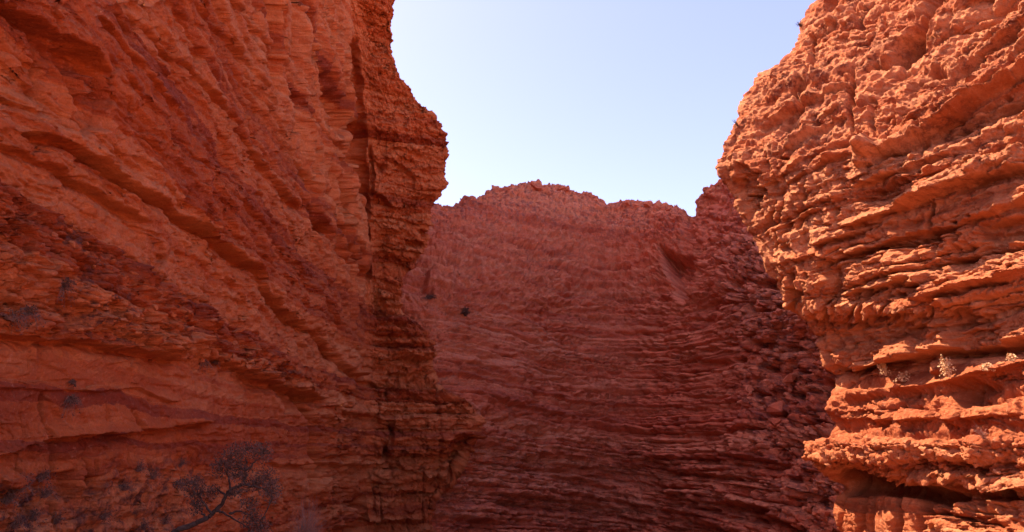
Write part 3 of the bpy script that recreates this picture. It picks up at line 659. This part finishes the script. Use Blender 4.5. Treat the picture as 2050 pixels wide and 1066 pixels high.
def right_cliff():
    root = structure("right_cliff", "sunlit overhanging cliff of knobbly red layers with a jutting flat ledge near its foot")
    rows = np.arange(1124, -30, -STEP); py = rows[:, None]
    PXR = 2190
    n = int(660/STEP*1.05); nw = 12; nn = 6; EXT = 3
    w_ = np.linspace(0, 1, n)[None, :]
    pe = right_edge(rows)[:, None]
    px = pe + w_*(PXR-pe)
    yd = 1/((1/30.0) + (1/19.0-1/30.0)*w_) + 0*px
    pyf = py + 0*px
    X, Y, Z = ray(px, pyf, yd)
    for k in range(1, EXT+1):
        x, y, z = ray(px[-1-0], rows[-1]-8*k + 0*px[-1], yd[-1]) if k == 1 else ray(px[-1]+16*(1-w_[0])*0, rows[-1]-8*k + 0*px[-1], yd[-1])
        X = np.vstack([X, (x+0.5*k)[None]]); Y = np.vstack([Y, y[None]]); Z = np.vstack([Z, z[None]]); px = np.vstack([px, px[-1:]]); pyf = np.vstack([pyf, pyf[-1:]-8])
    for k in range(1, 4):
        X = np.vstack([X, X[-1:]+3.0*k]); Y = np.vstack([Y, Y[-1:]+0.6*k]); Z = np.vstack([Z, Z[-1:]+0.3]); px = np.vstack([px, px[-1:]]); pyf = np.vstack([pyf, pyf[-1:]-40])
    for k in range(3):
        X = np.vstack([X[:1], X]); Y = np.vstack([Y[:1], Y]); Z = np.vstack([Z[:1]*0.5-2.0, Z]); px = np.vstack([px[:1], px]); pyf = np.vstack([pyf[:1]+30, pyf])
    for k in range(1, nw+1):
        X = np.hstack([X[:, :1]+0.04+0.07*k, X]); Y = np.hstack([Y[:, :1]+0.10+0.06*k, Y]); Z = np.hstack([Z[:, :1], Z]); px = np.hstack([px[:, :1]-2, px]); pyf = np.hstack([pyf[:, :1], pyf])
    for k in range(1, nn+1):
        X = np.hstack([X, X[:, -1:]+0.3*k]); Y = np.hstack([Y, Y[:, -1:]-0.9*k]); Z = np.hstack([Z, Z[:, -1:]]); px = np.hstack([px, px[:, -1:]+40]); pyf = np.hstack([pyf, pyf[:, -1:]])
    ref = np.argmin(np.abs(pyf[:, nw+3]-700))
    a = (np.concatenate([[0], np.cumsum(np.hypot(np.diff(X[ref]), np.diff(Y[ref])))])[None, :] + 0*X).astype(F); b = Z.astype(F)
    s = (Y/FPX).astype(F)
    wpx = px + 10*fbm(a*0.9, b*0.9, 5, 401, 0.62); wpy = pyf + 10*fbm(a*0.8+40, b*0.9, 5, 402, 0.62)
    feats = [
        ('V', [(1870, -40), (1866, 15), (1850, 45), (1831, 70), (1800, 108)], 60, 12),
        ('L', [(1690, 150), (1760, 125), (1800, 106), (1832, 80)], 10, 30, 16, 10),
        ('L', [(1740, 312), (1755, 306), (1830, 266), (1897, 233), (1970, 188), (2050, 149), (2190, 80)], 18, 26, 26, 13),
        ('P', [(1712, 296), (1742, 284), (1760, 300), (1745, 328), (1722, 334)], 20, 6),
        ('L', [(1990, 170), (2060, 110), (2190, 40)], 10, 22, 12, 9),
        ('L', [(1820, 412), (1870, 390), (1927, 366), (1985, 350), (2049, 332), (2190, 290)], 20, 20, 20, 10),
        ('L', [(1700, 448), (1760, 430), (1810, 413), (1856, 396)], 12, 16, 12, 8),
        ('P', [(1856, 366), (1900, 350), (1990, 305), (2040, 288), (2060, 300), (2050, 325), (1960, 352), (1870, 388)], 9, 8),
        ('L', [(1640, 486), (1680, 472), (1705, 462)], 8, 12, 18, 7),
        ('L', [(1700, 505), (1800, 470), (1900, 448), (2050, 400), (2190, 360)], 12, 18, 8, 10),
        ('P', [(1950, 452), (2000, 438), (2060, 430), (2060, 472), (2000, 480), (1952, 480)], -20, 7),
        ('P', [(1870, 465), (1935, 440), (1942, 480), (1880, 500)], 8, 8),
        ('L', [(1690, 588), (1740, 572), (1827, 556)], 12, 14, 12, 7),
        ('P', [(1800, 552), (1835, 545), (1855, 548), (1850, 570), (1810, 574)], 14, 5),
        ('L', [(1843, 597), (1930, 578), (2050, 552), (2190, 520)], 14, 16, 14, 8),
        ('L', [(1700, 640), (1780, 618), (1850, 608), (1900, 604)], 8, 12, 9, 6),
        ('L', [(1700, 745), (1727, 733), (1760, 722), (1817, 712), (1903, 697), (2050, 677), (2190, 650)], 14, 30, 30, 30),
        ('P', [(1843, 650), (1895, 640), (1902, 700), (1885, 750), (1850, 750)], 15, 10),
        ('P', [(1660, 742), (1700, 735), (1722, 742), (1715, 760), (1675, 766)], -12, 5),
        ('L', [(1690, 795), (1760, 790), (1880, 762), (1960, 742), (2050, 725), (2190, 705)], 10, 9, 4, 40),
        ('P', [(1885, 770), (1960, 755), (2035, 745), (2045, 790), (1990, 815), (1900, 800)], -14, 10),
        ('L', [(1660, 836), (1760, 838), (1900, 836), (2050, 828)], 5, 8, 8, 6),
        ('L', [(1700, 862), (1800, 860), (1900, 858), (1960, 855)], 5, 6, 8, 5),
        ('L', [(1640, 874), (1720, 876), (1835, 878), (1945, 878), (2060, 876)], 4, 6, 18, 4),
        ('L', [(1545, 388), (1600, 350), (1690, 300)], 7, 12, 13, 6), ('L', [(1540, 365), (1620, 312), (1700, 268)], 6, 10, 10, 5),
        ('L', [(1560, 302), (1620, 264), (1690, 232)], 8, 14, 14, 7), ('L', [(1530, 250), (1600, 207), (1700, 160), (1740, 140)], 8, 16, 15, 8),
        ('L', [(1520, 172), (1590, 132), (1660, 98)], 8, 16, 14, 8), ('L', [(1600, 90), (1680, 45), (1730, 10)], 8, 18, 13, 8),
        ('L', [(1560, 455), (1620, 425), (1690, 395)], 7, 12, 12, 6), ('L', [(1740, 360), (1830, 322), (1900, 300)], 8, 14, 10, 7),
        ('L', [(1900, 130), (1960, 90), (2050, 30)], 9, 18, 15, 9), ('L', [(1560, 520), (1640, 505), (1690, 520)], 6, 10, 11, 6),
        # the jutting ledge
        ('P', [(1570, 883), (1700, 881), (1850, 884), (2060, 884), (2240, 880), (2240, 965), (2060, 975), (1900, 962), (1780, 945), (1640, 938), (1570, 920)], 17, 5),
        ('P', [(1570, 885), (1700, 884), (1830, 886), (1850, 900), (1800, 925), (1640, 922), (1570, 915)], 9, 10),
        ('P', [(1850, 890), (2060, 888), (2240, 885), (2240, 985), (2030, 985), (1920, 972), (1880, 930)], 9, 10),
        ('P', [(1640, 938), (1780, 945), (1905, 962), (1905, 985), (1840, 984), (1740, 976), (1660, 966)], 2, 8),
        ('P', [(1676, 968), (1740, 972), (1840, 982), (1915, 985), (1915, 1008), (1860, 1004), (1840, 995), (1740, 985), (1680, 985)], -36, 6),
        ('P', [(1990, 980), (2030, 978), (2034, 1000), (1995, 1002)], -26, 5),
        # fluted columns below it
        ('V', [(1681, 970), (1680, 1020), (1676, 1130)], 16, 5), ('V', [(1808, 975), (1807, 1020), (1806, 1130)], 24, 6),
        ('V', [(1850, 985), (1848, 1030), (1845, 1130)], 26, 6), ('V', [(1718, 985), (1716, 1060), (1714, 1130)], 10, 6),
        ('V', [(1740, 985), (1738, 1060), (1737, 1130)], 9, 5), ('P', [(1760, 980), (1800, 985), (1800, 1130), (1756, 1130)], 6, 8),
        ('P', [(1815, 985), (1842, 990), (1840, 1130), (1813, 1130)], 6, 6),
        ('P', [(1864, 1006), (1920, 1004), (2060, 1000), (2240, 1000), (2240, 1140), (1856, 1140)], 12, 6),
        # left edge hollows under the bulge
        ('P', [(1478, 330), (1518, 345), (1520, 420), (1500, 440), (1482, 400)], -10, 6),
        ('P', [(1535, 560), (1562, 566), (1566, 612), (1550, 612)], -8, 5), ('P', [(1575, 580), (1612, 584), (1610, 628), (1582, 622)], -12, 5),
        ('P', [(1648, 700), (1668, 705), (1680, 760), (1664, 762)], -10, 4),
    ]
    rr = np.random.RandomState(77)
    for k in range(34):           # runnels and drip columns on the overhang
        x0 = rr.uniform(1480, 1900); y0 = rr.uniform(-20, 640); ln = rr.uniform(30, 100)
        feats.append(('V', [(x0, y0), (x0+rr.uniform(-12, 4), y0+ln*.5), (x0+rr.uniform(-16, 6), y0+ln)], rr.uniform(6, 14), rr.uniform(3, 6)))
    for k in range(60):           # weathered pits
        x0 = rr.uniform(1480, 2050); y0 = rr.uniform(0, 830); rx = rr.uniform(4, 12); ry = rr.uniform(3, 8)
        feats.append(('P', [(x0-rx, y0), (x0-rx*.3, y0-ry), (x0+rx*.8, y0-ry*.7), (x0+rx, y0+ry*.3), (x0, y0+ry)], -rr.uniform(8, 18), 3))
    dpx = carve(wpx, wpy, feats, 2.1)
    dpx = np.where(dpx > 0, dpx*(0.15+0.85*sstep(10, 160, px-right_edge(pyf))), dpx).astype(F)
    reg = lambda poly, soft=20: sstep(-soft, soft, poly_sd(wpx, wpy, poly)).astype(F)
    drip = np.maximum(reg([(1400, -100), (1980, -100), (1900, 120), (1760, 280), (1700, 420), (1660, 560), (1700, 740), (1640, 760), (1500, 600), (1400, 300)], 40), reg([(1640, 780), (2200, 740), (2200, 850), (1640, 850)], 14))
    ledge = reg([(1560, 878), (2240, 876), (2240, 985), (1900, 970), (1560, 935)], 6)
    flute = reg([(1640, 985), (1860, 995), (1856, 1140), (1640, 1140)], 8)
    smooth = np.maximum(reg([(1727, 740), (2240, 655), (2240, 715), (1890, 765), (1750, 785)], 10), reg([(1830, 420), (2240, 290), (2240, 360), (1850, 450)], 10)*0.5)
    wb = b + 0.35*fbm(a*0.3, b*0.3, 3, 410) + 0.06*fbm(a*1.5, b*1.5, 3, 411) - 0.03*a
    thick, id1 = beds(a, wb, 81, 0.7, 2.3, (2.0, 6.0), wander=0.5, under=1.1, blocky=0.8)
    med, id2 = beds(a, wb + 0.04*fbm(a*3, b*3, 2, 413), 82, 0.22, 0.75, (3, 10), wander=0.9, under=0.9, blocky=0.5)
    thin, id3 = beds(a, wb, 83, 0.09, 0.2, (3, 10), wander=1.0, blocky=0.4)
    fl = ridged(a*1.1 + 0.25*fbm(a, b, 2, 420), b*0.35, 3, 421)
    fl2 = ridged(a*2.6 + 0.2*fbm(a*2, b*2, 2, 422), b*0.9, 2, 423)
    f1, _ = facets(a*0.8 + 0.3*fbm(a, b, 2, 424), wb*1.1 + 0.3*fbm(a, b, 2, 425), 91, 1.0, 0.4)
    f2, fid = facets(a*1.9, wb*2.6, 94, 1.1, 0.4)
    f3, _ = facets(a*4.5, wb*5.5, 97, 1.1, 0.4)
    f4, _ = facets(a*9.0, wb*11.0, 99, 1.2, 0.5)
    fine = fbm(a*6.0, wb*7.0, 4, 431, 0.6)
    big = fbm(a*0.18, b*0.2, 3, 430)
    pk = sstep(-0.35, 0.3, fbm(a*0.28+3, b*0.5, 3, 446)); pl = sstep(-0.1, 0.4, fbm(a*0.35+13, b*0.6, 3, 447))
    calm = (1 - 0.8*np.maximum(smooth, flute))
    kn = calm*(0.12+0.85*pk*pk)
    chip = -(fid > 0.70).astype(F)
    strat = (1 - 0.6*drip)*(0.25+sstep(-0.4, 0.4, fbm(a*0.22, b*0.45, 3, 445)))
    sp1 = terr(0.8*fbm(a*0.35, wb*0.7, 4, 460), 0.2); sp2 = terr(0.45*fbm(a*1.8, wb*3.0, 4, 461), 0.085)
    d = -0.12 + calm*(sp1*(1-.45*drip) + 0.6*sp2*(1-.55*drip)) + 0.5*big*sstep(0, 200, px-right_edge(pyf)) + calm*(strat*(0.62*thick + 0.26*med + 0.10*thin*pl) + 0.15*f1) + kn*(0.10*f2 + 0.10*chip + 0.08*f3*(1+1.2*ledge-.4*drip) + 0.045*f4) + 0.035*fine*(0.35+0.65*calm)
    d += drip*(0.34*fl + 0.13*fl2) + ledge*(0.12*f2 + 0.06*fl2) + flute*(0.16*ridged(a*1.3, b*0.12, 2, 440) + 0.06*fine*(wpx < 1745))
    d = d + dpx*s
    d = np.where(px < right_edge(pyf)+40, d*(0.5+0.5*sstep(0, 40, px-right_edge(pyf))), d)
    varn_shade = np.clip(0.15 + 0.85*sstep(520, 250, wpy)*sstep(-.4, .4, fbm(a*.4, b*.4, 3, 441)+.1), 0, 1)  # darkens the upper wall in patches: the overhang's shade put into the colour
    lv = lambda pts: np.interp(wpx, *np.array(pts, float).T) - wpy
    ls = [lv([(1400, 420), (1600, 330), (1755, 306), (1897, 233), (2050, 149), (2240, 60)]),
          lv([(1400, 560), (1640, 486), (1760, 430), (1856, 396), (2049, 332), (2240, 270)]),
          lv([(1400, 580), (1640, 520), (1700, 505), (1900, 448), (2050, 400), (2240, 350)]),
          lv([(1400, 640), (1690, 588), (1827, 556), (1930, 578), (2050, 552), (2240, 515)]),
          lv([(1500, 775), (1650, 765), (1727, 733), (1903, 697), (2050, 677), (2240, 645)]),
          lv([(1500, 800), (1690, 795), (1760, 790), (1880, 762), (2050, 725), (2240, 700)]),
          lv([(1500, 838), (1760, 838), (2050, 828), (2240, 824)]),
          lv([(1500, 881), (1720, 880), (2050, 881), (2240, 878)]),
          lv([(1500, 965), (1660, 966), (1740, 975), (1905, 985), (2240, 990)])]
    names = ["fluted_base", "rock_ledge", "rock_layer", "rock_layer", "rock_recess", "rock_layer", "rock_layer", "rock_layer", "rock_layer", "rock_overhang"]
    pid = np.zeros(X.shape, int)
    for k, l in enumerate(reversed(ls)): pid[l > 0] = k+1
    return build_wall(root, X, Y, Z, d, False, {"bed": id1*0.35+id2*0.4+id3*0.25, "varnish_shade": varn_shade}, pid, names, M_RIGHT, 0.36 + 0.4*ledge - 0.15*smooth), px, pyf

WL = left_cliff()
WB = back_cliff()
WR = right_cliff()

# ------------------------------------------------------------------ finding places on the walls
def project(V):
    x, y, z = V[..., 0], V[..., 1], V[..., 2]-CZ
    zc = y*CT + z*ST; up = -y*ST + z*CT
    zc = np.where(np.abs(zc) < 1e-3, 1e-3, zc)
    return 1025 + FPX*x/zc, 533 - FPX*up/zc, zc

class Spots:
    """visible surface points of one wall"""
    def __init__(self, W):
        V = W[0]; self.V = V
        self.X, self.Y, self.D = project(V)
        e1 = np.gradient(V, axis=1); e2 = np.gradient(V, axis=0)
        n = np.cross(e1, e2); self.N = n/(np.linalg.norm(n, axis=-1, keepdims=True)+1e-9)
    def at(self, px, py):
        d = (self.X-px)**2 + (self.Y-py)**2 + np.where(self.D > 1, 0, 1e9)
        near = d < d.min() + 9
        d2 = np.where(near, self.D, 1e9)
        k = np.unravel_index(np.argmin(d2), d.shape)
        return Vector(self.V[k]), Vector(self.N[k]), float(self.D[k])
SL, SB, SR = Spots(WL), Spots(WB), Spots(WR)
R_ = random.Random(11)

# ------------------------------------------------------------------ loose and half-buried stones
import bmesh
def stone_mesh(k, mat):
    bm = bmesh.new(); r = random.Random(100+k)
    for _ in range(12):
        v = Vector((r.gauss(0, 1), r.gauss(0, 1), r.gauss(0, 1))).normalized()
        v = Vector([max(-0.72, min(0.72, c*r.uniform(0.85, 1.1))) for c in v])
        bm.verts.new(v)
    res = bmesh.ops.convex_hull(bm, input=bm.verts)
    bmesh.ops.delete(bm, geom=[g for g in res["geom_interior"] if isinstance(g, bmesh.types.BMVert)], context='VERTS')
    me = bpy.data.meshes.new("stone"); bm.to_mesh(me); bm.free()
    for a, v in (("bed", 0.3+0.06*k), ("varnish_shade", 0.35)):
        at = me.attributes.new(a, 'FLOAT', 'POINT'); at.data.foreach_set("value", np.full(len(me.vertices), v, F))
    me.materials.append(mat); return me
STONES = {m.name: [stone_mesh(k, m) for k in range(9)] for m in (M_LEFT, M_BACK, M_RIGHT)}
def stone(sp, mat, parent, px, py, size, flat=0.8, sink=0.35):
    p, n, d = sp.at(px, py)
    sz = size*d/FPX
    o = link_mesh("stone", R_.choice(STONES[mat.name]), parent)
    o.location = p - n*sz*sink
    o.rotation_euler = (R_.uniform(-.5, .5), R_.uniform(-.5, .5), R_.uniform(0, 6.28))
    o.scale = (sz*R_.uniform(.8, 1.4), sz*R_.uniform(.8, 1.3), sz*flat*R_.uniform(.7, 1.1))
root = {n: bpy.data.objects[n] for n in ("left_cliff", "back_cliff", "right_cliff")}
for k in range(70):
    py = R_.uniform(500, 1060)
    lo = np.interp(py, [500, 700, 860, 960, 1060], [1470, 1490, 1500, 1570, 1600]); hi = float(right_edge(py))-6
    if hi - lo < 10: continue
    stone(SB, M_BACK, root["back_cliff"], R_.uniform(lo, hi), py, R_.choice([4, 5, 6, 7, 9, 12, 17])*R_.uniform(.85, 1.2), 0.9, 0.35)
for x in list(range(880, 1385, 64)):
    x += R_.uniform(-9, 9)
    stone(SB, M_BACK, root["back_cliff"], x, float(back_rim(x))+R_.uniform(2, 8), R_.uniform(6, 15), 0.6, 0.45)
for (x, y, q) in [(1130, 377, 15), (1300, 405, 14), (1350, 412, 11), (1408, 392, 15), (1432, 370, 18)]:
    stone(SB, M_BACK, root["back_cliff"], x, y, q, 0.5, 0.5)
for k in range(70):
    x = R_.uniform(1615, 2050); y = R_.uniform(886, 935) if x < 1850 else R_.uniform(890, 975)
    stone(SR, M_RIGHT, root["right_cliff"], x, y, R_.uniform(5, 11), 0.85, 0.35)
for k in range(55):
    x = R_.uniform(1480, 2050); y = R_.uniform(60, 830)
    if x < right_edge(y)+15: continue
    stone(SR, M_RIGHT, root["right_cliff"], x, y, R_.uniform(5, 12), 0.8, 0.45)
for k in range(80):
    x = R_.uniform(0, 560); y = np.interp(x, [0, 200, 400, 560], [380, 480, 610, 715]) + R_.uniform(0.05, 0.95)*np.interp(x, [0, 340, 560], [285, 150, 45])
    stone(SL, M_LEFT, root["left_cliff"], x, y, R_.uniform(5, 13), 0.7, 0.4)

# ------------------------------------------------------------------ plants
M_BARK = plain("dark_bark", (0.075, 0.04, 0.03), 0.9, 0.4, 20)
M_LEAF = plain("dusty_dark_foliage", (0.13, 0.062, 0.045), 0.8, 0.45, 9)
M_TWIG = plain("dry_grey_twigs", (0.28, 0.14, 0.105), 0.85, 0.35, 15)
M_STRAW = plain("pale_straw", (0.62, 0.38, 0.20), 0.8, 0.25, 15)

def tube(V, Q, pts, r0, r1, n=6):
    b = len(V); m = len(pts)
    for i, p in enumerate(pts):
        t = (pts[min(i+1, m-1)] - pts[max(i-1, 0)]); t.normalize()
        u = t.orthogonal().normalized(); w_ = t.cross(u); r = r0 + (r1-r0)*i/(m-1)
        for k in range(n):
            a = 6.2832*k/n; V.append(p + u*(r*math.cos(a)) + w_*(r*math.sin(a)))
    for i in range(m-1):
        for k in range(n):
            Q.append((b+i*n+k, b+i*n+(k+1) % n, b+(i+1)*n+(k+1) % n, b+(i+1)*n+k))

def curve_pts(pts, rough, r, sub=4):
    out = []
    for i in range(len(pts)-1):
        for k in range(sub):
            f = k/sub; p = pts[i].lerp(pts[i+1], f)
            out.append(p + Vector((r.gauss(0, rough), r.gauss(0, rough), r.gauss(0, rough))) if (i+k) > 0 else p.copy())
    out.append(pts[-1].copy()); return out

def mesh_obj(name, V, Q, mat, parent, origin):
    A = np.array([tuple(v - origin) for v in V]); 
    me = bpy.data.meshes.new(name); me.from_pydata(A.tolist(), [], Q); me.materials.append(mat)
    o = link_mesh(name, me, parent); return o

def leafquad(V, Q, p, r, ln, wd):
    d = Vector((r.gauss(0, 1), r.gauss(0, 1), r.gauss(0.2, 1))).normalized(); s_ = d.orthogonal().normalized()
    s_ = s_*math.cos(r.uniform(0, 6.28)) + d.cross(s_)*math.sin(r.uniform(0, 6.28))
    b = len(V); V += [p, p + d*ln*.5 + s_*wd, p + d*ln, p + d*ln*.5 - s_*wd]; Q.append((b, b+1, b+2, b+3))

def thing(name, label, cat, loc, group=None):
    o = bpy.data.objects.new(name, None); COL.objects.link(o); o.location = loc
    o["label"] = label; o["category"] = cat
    if group: o["group"] = group
    return o

def P(px, py, y):
    x, yy, z = ray(px, py, y); return Vector((float(x), float(y), float(z)))

def desert_tree():
    r = random.Random(5); D = 14.0
    foot = P(300, 1240, D); foot.z = float(ground_z(np.array([foot.x]), np.array([foot.y]))[0]) - 0.1
    t = thing("desert_tree", "dark leaning thorny tree with bare crooked trunk at the foot of the shaded cliff", "tree", foot)
    J = lambda x, y, dd=0.0: P(x, y, D+dd)
    trunk = [foot, J(318, 1130), J(348, 1066), J(385, 1050, .1), J(411, 1040, .1), J(425, 1030, .15), J(442, 1012, .1), J(452, 992, 0), J(462, 981, 0), J(488, 969, 0)]
    V, Q = [], []; tube(V, Q, curve_pts(trunk, 0.008, r), 0.062, 0.026, 8); mesh_obj("trunk", V, Q, M_BARK, t, foot)
    limbs = [[J(488, 969), J(492, 941, .1), J(490, 915, .2)], [J(488, 969), J(505, 972, -.1), J(530, 978, -.2), J(545, 970, -.3)], [J(462, 981), J(458, 955, .2), J(450, 930, .3)],
             [J(433, 1024, .1), J(450, 1026, 0), J(474, 1044, -.2), J(500, 1058, -.3)], [J(460, 1028, -.1), J(480, 1024, -.2), J(505, 1030, -.3)], [J(425, 1030, .1), J(405, 1005, .2), J(392, 975, .3)],
             [J(452, 992), J(440, 985, .2), J(428, 972, .3)], [J(492, 941), J(510, 925, .1), J(528, 912, .15)], [J(530, 978, -.2), J(545, 1000, -.3), J(525, 1040, -.3)], [J(411, 1040, .1), J(402, 1025, .2), J(396, 1005, .3)]]
    for l in limbs:
        V, Q = [], []; tube(V, Q, curve_pts(l, 0.012, r), 0.026, 0.007, 5)
        mesh_obj("branch", V, Q, M_BARK, t, foot)
    clumps = [(490, 903, 34, 17), (458, 922, 26, 20), (526, 908, 18, 20), (478, 938, 26, 16), (440, 940, 18, 18), (530, 960, 24, 24), (545, 985, 18, 22), (510, 968, 18, 14), (385, 968, 24, 16), (395, 992, 20, 18), (393, 1016, 16, 14), (427, 985, 12, 14), (505, 1042, 20, 24), (520, 1062, 20, 20), (478, 985, 16, 10), (462, 990, 10, 8), (487, 955, 10, 16), (500, 1008, 18, 12), (356, 970, 10, 8), (470, 955, 12, 10)]
    V, Q = [], []; VB, QB = [], []
    for (cx, cy, rx, ry) in clumps:
        c = J(cx, cy, r.uniform(-.25, .25)); sx = rx*D/FPX; sz = ry*D/FPX
        n = int(rx*ry*1.3)
        for _ in range(n):
            v = Vector((r.gauss(0, 1), r.gauss(0, 1), r.gauss(0, 1))).normalized()*(r.random()**0.45)*1.15
            leafquad(V, Q, c + Vector((v.x*sx, v.y*sx*1.1, v.z*sz)), r, r.uniform(.025, .055), r.uniform(.008, .016))
        for _ in range(10):
            e = c + Vector((r.uniform(-1, 1)*sx, r.uniform(-1, 1)*sx, r.uniform(-.6, 1.1)*sz))
            tube(VB, QB, curve_pts([c, c.lerp(e, .5)+Vector((0, 0, .02)), e], 0.012, r, 2), 0.006, 0.002, 3)
    cr = mesh_obj("crown", V, Q, M_LEAF, t, foot)
    tw = mesh_obj("twigs", VB, QB, M_BARK, cr, foot); tw["kind"] = "stuff"
desert_tree()

def twig_bush(name, label, cat, base, up, w_, h, n, mat, leafmat=None, leaf=(0.02, 0.006), seed=0, group=None, droop=0.3, nl=6, rad=0.006):
    """dry shrub: many arching stems from one root, with or without small leaves"""
    r = random.Random(seed); t = thing(name, label, cat, base, group)
    V, Q = [], []; VL, QL = [], []
    side = up.orthogonal().normalized(); s2 = up.cross(side)
    for _ in range(n):
        a = r.uniform(0, 6.28); q = r.uniform(.2, 1)
        dirv = side*math.cos(a)*w_*q + s2*math.sin(a)*w_*q
        hh = h*r.uniform(.45, 1.05)*(1-.35*q*q)
        p0 = base + dirv*.12; p1 = base + dirv*.5 + up*hh*.6; p2 = base + dirv + up*hh - Vector((0, 0, droop*h*q*q))
        pts = curve_pts([p0, p1, p2], 0.02*h, r, 3); tube(V, Q, pts, rad, rad*.35, 3)
        if leafmat:
            for _ in range(nl):
                leafquad(VL, QL, r.choice(pts[2:]) + Vector((r.gauss(0, .03*h), r.gauss(0, .03*h), r.gauss(0, .03*h))), r, leaf[0]*r.uniform(.7, 1.4), leaf[1])
    mesh_obj("stems", V, Q, mat, t, base)
    if leafmat: mesh_obj("leaves", VL, QL, leafmat, t, base)
    return t

UP = Vector((0, 0, 1))
b = P(612, 1100, 15.5)
b.z = b.z - 0.3
twig_bush("dry_shrub", "rounded tangle of bare grey twigs beside the leaning tree", "shrub", b, UP, 0.62, 1.45, 330, M_TWIG, seed=21, droop=.45, rad=0.005)
def on(sp, px, py, out=0.02):
    p, n, d = sp.at(px, py); return p + n*out, n, d
p, n, d = on(SB, 933, 632)
twig_bush("ledge_bush", "small dark round bush on a ledge of the layered back wall", "bush", p, (UP + n*.4).normalized(), .55, .95, 70, M_BARK, M_LEAF, (.09, .03), 22, nl=22, rad=.012)
p, n, d = on(SB, 862, 598)
twig_bush("ledge_bush", "low grey scrub at the base of the overhanging pillar", "bush", p, (UP + n*.5).normalized(), .8, .55, 60, M_TWIG, M_LEAF, (.08, .03), 23, nl=10, rad=.012)
for k, (px, py, lab) in enumerate([(1474, 252, "spiky tuft on the cliff edge above the bulging overhang"), (1602, 54, "small dry tuft high on the sunlit cliff rim against the sky")]):
    p, n, d = on(SR, px, py, 0.0)
    twig_bush("cliff_tuft", lab, "tuft", p, (UP + Vector((-.8, -.2, 0))).normalized(), .22, .42, 34, M_BARK, seed=30+k, droop=.1, rad=.008)
for k, (px, py, w_, h, lab) in enumerate([(1775, 752, .22, .85, "pale straw plant climbing in front of the dark alcove mouth"), (1903, 757, .28, .85, "upright pale dry plant standing alone in the orange recess"), (1805, 765, .45, .40, "low spreading clump of pale dry plants on the recess sill"), (2032, 727, .15, .35, "short pale sprig on the sill where the recess narrows"), (1975, 742, .25, .25, "thin dry grass sprouting along the recess sill")]):
    p, n, d = on(SR, px, py, 0.05)
    twig_bush("straw_plant", lab, "plant", p, (UP + n*.25).normalized(), w_, h, 26, M_STRAW, M_STRAW, (.06, .022), 40+k, nl=16, rad=.007)
p, n, d = on(SR, 1972, 878, 0.05)
twig_bush("dead_brush", "wisp of dead brown brush lying above the jutting ledge", "brush", p, (UP + n*.6 + Vector((-.4, 0, 0))).normalized(), .3, .65, 45, M_TWIG, seed=50, rad=.006)
hang = [(408, 722, .34, .5, "dark dry scrub drooping over the lip below the rubble band"), (430, 728, .22, .42, "small drooping scrub tucked beside the larger one on the lip"),
        (126, 572, .3, .35, "small dark bush growing in the rubble band"), (20, 640, .3, .35, "dark scrub at the lower edge of the rubble band"), (60, 630, .25, .3, "scrub clinging under a boulder in the rubble band"),
        (140, 800, .25, .4, "dry scrub rooted in the joint of the smooth wall"), (142, 768, .1, .16, "tiny dark sprig on the thin crack of the smooth wall")]
for k, (px, py, w_, h, lab) in enumerate(hang):
    p, n, d = on(SL, px, py, 0.02)
    twig_bush("wall_scrub", lab, "scrub", p, (n + Vector((0, 0, .1))).normalized(), w_, h*.6, 60, M_TWIG, M_LEAF, (.04, .012), 60+k, droop=1.0, nl=3, rad=.005, group="dry scrub growing out of the shaded cliff")
scr = [(12, 1010), (38, 985), (60, 1040), (90, 1000), (112, 1050), (25, 1060), (75, 965), (275, 945), (305, 960), (250, 985), (330, 1050), (205, 1040), (290, 1060), (360, 935)]
for k, (px, py) in enumerate(scr):
    p, n, d = on(SL, px, py, 0.02)
    lab = "tangled grey-brown scrub in the thicket at the corner of the cliff foot" if px < 130 else "loose dry scrub on the cliff foot between the thicket and the leaning tree"
    twig_bush("foot_scrub", lab, "scrub", p, (n*.6 + UP).normalized(), .26, .36, 60, M_TWIG, M_LEAF, (.035, .010), 80+k, droop=.6, nl=3, rad=.004, group="thicket of scrub at the cliff foot" if px < 130 else "loose scrub near the leaning tree")
